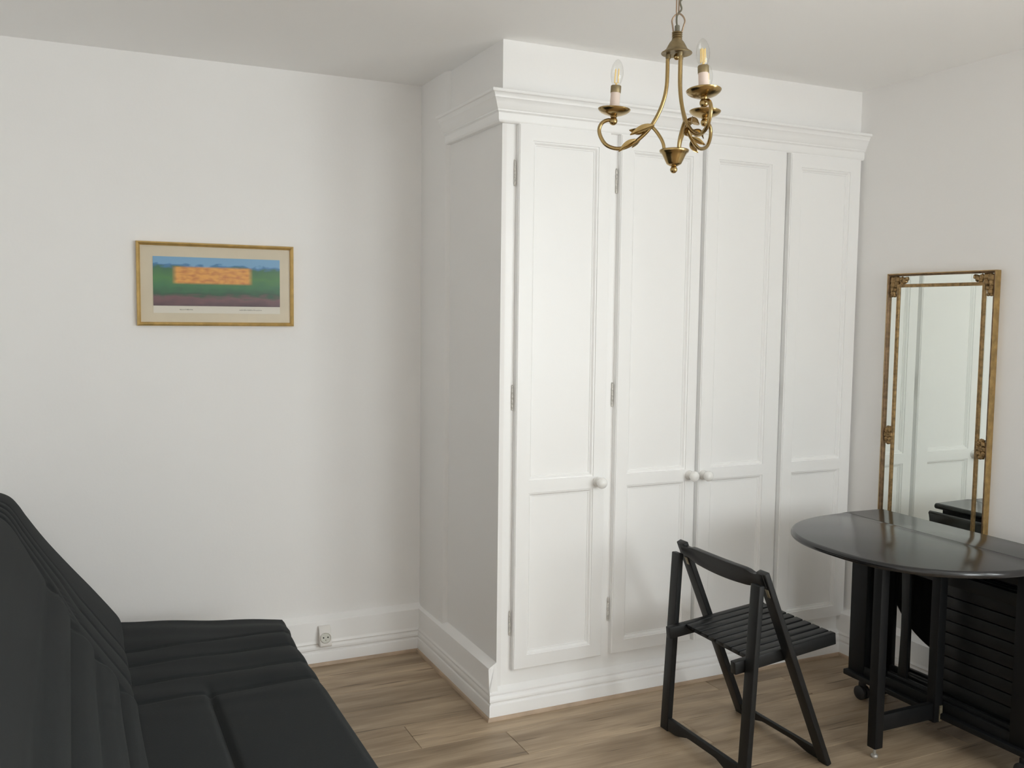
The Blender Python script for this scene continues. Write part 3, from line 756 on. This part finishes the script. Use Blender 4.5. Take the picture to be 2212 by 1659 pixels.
# ------------------------------------------------------------------ chandelier
CC = Vector((1.475, 2.121, 0)); SCL = .000298
def zc_(yc): return 2.2149-(yc/4.148-115.7)*.0012
def rho(xc, yc): return (868-18*(yc-490)/865-xc)*SCL
cd = empty('brass_chandelier', (CC.x, CC.y, zc_(1560)), 'small brass three-arm chandelier with leaves and clear candle bulbs hanging from the ceiling', 'chandelier')
def axp(yc): return Vector((CC.x, CC.y, zc_(yc)))
def lat(prof, name, mat, par=cd, n=36):
    # prof [(radius in crop px, crop y)]
    return MB().lathe([(r*SCL, zc_(y)) for r, y in prof], (CC.x, CC.y, 0), (0,0,1), n, False).build(name, mat, par, smooth=45)
lat([(0, 345), (38, 345), (44, 352), (48, 362), (66, 385), (82, 415), (96, 442), (120, 462), (134, 470), (138, 478), (134, 484), (122, 482), (100, 476), (0, 474)], 'upper_bell', 'brassold')
lat([(34, 286), (44, 288), (48, 294), (44, 300), (33, 303), (44, 306), (48, 312), (44, 318), (33, 321), (44, 324), (48, 330), (44, 336), (33, 339), (43, 342), (47, 348), (40, 355), (0, 357)], 'ribbed_collar', 'brassold')
lat([(0, 228), (18, 228), (22, 234), (22, 288), (0, 288)], 'cord_grip', 'cord')
lat([(0, 478), (10, 478), (16, 486), (24, 500), (26, 512), (22, 526), (12, 536), (0, 538)], 'inner_finial', 'brass')
lat([(0, 1346), (100, 1344), (122, 1346), (131, 1352), (132, 1362), (126, 1374), (112, 1385), (103, 1400), (88, 1432), (72, 1466), (66, 1478), (62, 1482), (56, 1486), (44, 1492), (30, 1500), (18, 1504), (0, 1504)], 'lower_cup', 'brass')
MB().ball((CC.x, CC.y, zc_(1530)), 33*SCL, 20).build('finial_ball', 'brass', cd, smooth=60)
DL = Vector((-CC.y, CC.x, 0)).normalized()       # the left-hand arm hangs square to the viewer's line of sight
def arm(ang, dz, tilt):
    d = Matrix.Rotation(ang, 3, 'Z') @ DL; e = Vector((-d.y, d.x, 0))
    def P(xc, yc, tau=0, k=1):
        r = rho(xc, yc); return Vector((CC.x, CC.y, zc_(yc)+dz*min(1, max(0, r)/.16))) + d*r + e*tau
    main = [(795, 476), (790, 540), (788, 640), (782, 760), (762, 870), (724, 980), (672, 1080), (615, 1160), (550, 1222), (480, 1272), (400, 1306), (320, 1307), (240, 1272), (192, 1200), (178, 1130), (203, 1072), (255, 1046), (305, 1052)]
    rad = catmull([P(*q) for q in main], 5)
    a = MB().tube(rad, 17.5*SCL, 12).build('arm', 'brass', cd, smooth=60)
    lo_ = catmull([P(*q) for q in [(645, 1120), (690, 1172), (735, 1245), (755, 1300), (760, 1350)]], 5)
    MB().tube(lo_, 15.5*SCL, 12).build('lower_branch', 'brass', a, smooth=60)
    MB().lathe([(24*SCL, 0), (24*SCL, 36*SCL), (17*SCL, 42*SCL)], P(795, 514)-Vector((0, 0, .002)), (0,0,1), 16).build('arm_sleeve', 'brassold', a, smooth=40)
    axis = (Vector((0,0,1)) - d*tilt).normalized()
    bc = P(306, 1056)
    MB().ball(bc, 38*SCL, 20).build('ball', 'brass', a, smooth=60)
    def lat2(prof, name, mat, par, smooth=45):
        return MB().lathe([(r*SCL, (1056-y)*SCL) for r, y in prof], bc, axis, 32, False).build(name, mat, par, smooth=smooth)
    lat2([(0, 1026), (26, 1026), (30, 1018), (33, 1012), (48, 1008), (84, 999), (118, 984), (138, 968), (146, 956), (148, 950), (144, 946), (138, 952), (116, 976), (78, 992), (0, 998)], 'drip_pan', 'brass', a)
    lat2([(0, 1000), (43, 1000), (43, 792), (0, 792)], 'candle_sleeve', 'candle', a)
    lat2([(0, 806), (46, 806), (47, 800), (47, 748), (45, 743), (36, 741), (0, 741)], 'lamp_holder', 'brassold', a)
    bl = lat2([(28, 745), (32, 738), (44, 710), (53, 675), (57, 640), (55, 605), (47, 570), (34, 540), (20, 520), (9, 511), (0, 508)], 'bulb', 'glass', a)
    # filaments are their own part of the chandelier
    fb = MB(); b0 = lambda y: bc + axis*((1056-y)*SCL)
    for q in range(4):
        th = PI/4+q*PI/2; o = (d*math.cos(th)+e*math.sin(th))*(22*SCL)
        fb.tube([b0(715)+o, b0(597)+o*.85], 5.6*SCL, 8)
    fb.tube([b0(745), b0(715)], 9*SCL, 8)
    fb.build('filament', 'filament', a, smooth=60)
    def leaf(base, tip, width, lift, nrm):
        base, tip, nrm = Vector(base), Vector(tip), Vector(nrm).normalized(); ax_ = tip-base; L = ax_.length; side = ax_.cross(nrm).normalized(); nrm = side.cross(ax_).normalized()
        n = 9; vs_ = []
        for i in range(n+1):
            t = i/n; wv = width*(math.sin(PI*min(1, t*.93+.04))**.8)*(1-.35*t); c = base+ax_*t+nrm*(lift*math.sin(PI*t))
            fold = wv*.28
            for k, s_ in enumerate((-1, -.5, 0, .5, 1)):
                vs_.append(c+side*(s_*wv/2)+nrm*(fold*abs(s_)+.0012*(k % 2)))
        top = len(vs_); vs_ += [q-nrm*.0007 for q in vs_]
        fs = []
        for i in range(n):
            for k in range(4):
                q = i*5+k; fs += [(q, q+1, q+6, q+5), (top+q, top+q+5, top+q+6, top+q+1)]
        for i in range(n): fs += [(i*5, i*5+5, top+i*5+5, top+i*5), (i*5+4, top+i*5+4, top+i*5+9, i*5+9)]
        MB().add(vs_, fs).build('leaf', 'brass', a, smooth=50)
    leaf(P(672, 1120, .006), P(458, 1200, .012), .025, .004, (e+Vector((0,0,.35))))
    leaf(P(590, 1172, -.002), P(448, 1140, -.010), .020, .003, (e+Vector((0,0,-.3))))
    leaf(P(515, 1240, .006), P(355, 1345, .009), .021, .004, (e+Vector((0,0,.4))))
    leaf(P(560, 1215, -.005), P(470, 1290, -.030), .018, -.003, (e*.6+d))
arm(0, -.006, .06); arm(math.radians(115.5), .004, .10); arm(-2*PI/3, .013, -.04)
# wire loop, cord, chain and ceiling hook
def lp(xc, yc, dep=0): return Vector((CC.x, CC.y, zc_(yc))) - DL*(-(-(868-xc)))*0 + DL*((868+3-xc)*SCL) + Vector((-DL.y, DL.x, 0))*dep
loop = catmull([lp(q[0], q[1]) for q in [(838, 290), (830, 230), (824, 185), (842, 145), (880, 122), (916, 145), (936, 188), (926, 235), (912, 290)]], 6)
MB().tube(loop, 7.5*SCL, 10).build('wire_loop', 'wire', cd, smooth=60)
def link(zc, rot, L=.048, W=.017):
    pts = []
    for i in range(28):
        t = 2*PI*i/28; x = math.cos(t)*W/2; z = math.sin(t)*W/2 + math.copysign((L-W)/2, math.sin(t))
        pts.append(Vector((CC.x, CC.y, zc)) + (DL*math.cos(rot)+Vector((-DL.y, DL.x, 0))*math.sin(rot))*x + Vector((0,0,z)))
    MB().tube(pts, .0021, 8, closed=True).build('chain_link', 'wire', cd, smooth=60)
z = zc_(118)+.020; r_ = 1.2
while z < H-.045:
    link(z, r_); z += .0425; r_ += PI/2
zt = H
MB().lathe([(0, 0), (.045, 0), (.045, -.004), (.036, -.018), (.014, -.030), (0, -.031)], (CC.x, CC.y, zt), (0,0,1), 32, False).build('ceiling_rose', 'brassold', cd, smooth=40)
cord = catmull([lp(872, 250), lp(864, 190), lp(870, 130), lp(905, 90, .004), lp(893, 20, .006), lp(950, -40, .012), lp(935, -200, .012), lp(885, -420, .008), Vector((CC.x, CC.y, H-.028))], 6)
MB().tube(cord, .0026, 8).build('flex', 'cord', cd, smooth=60)
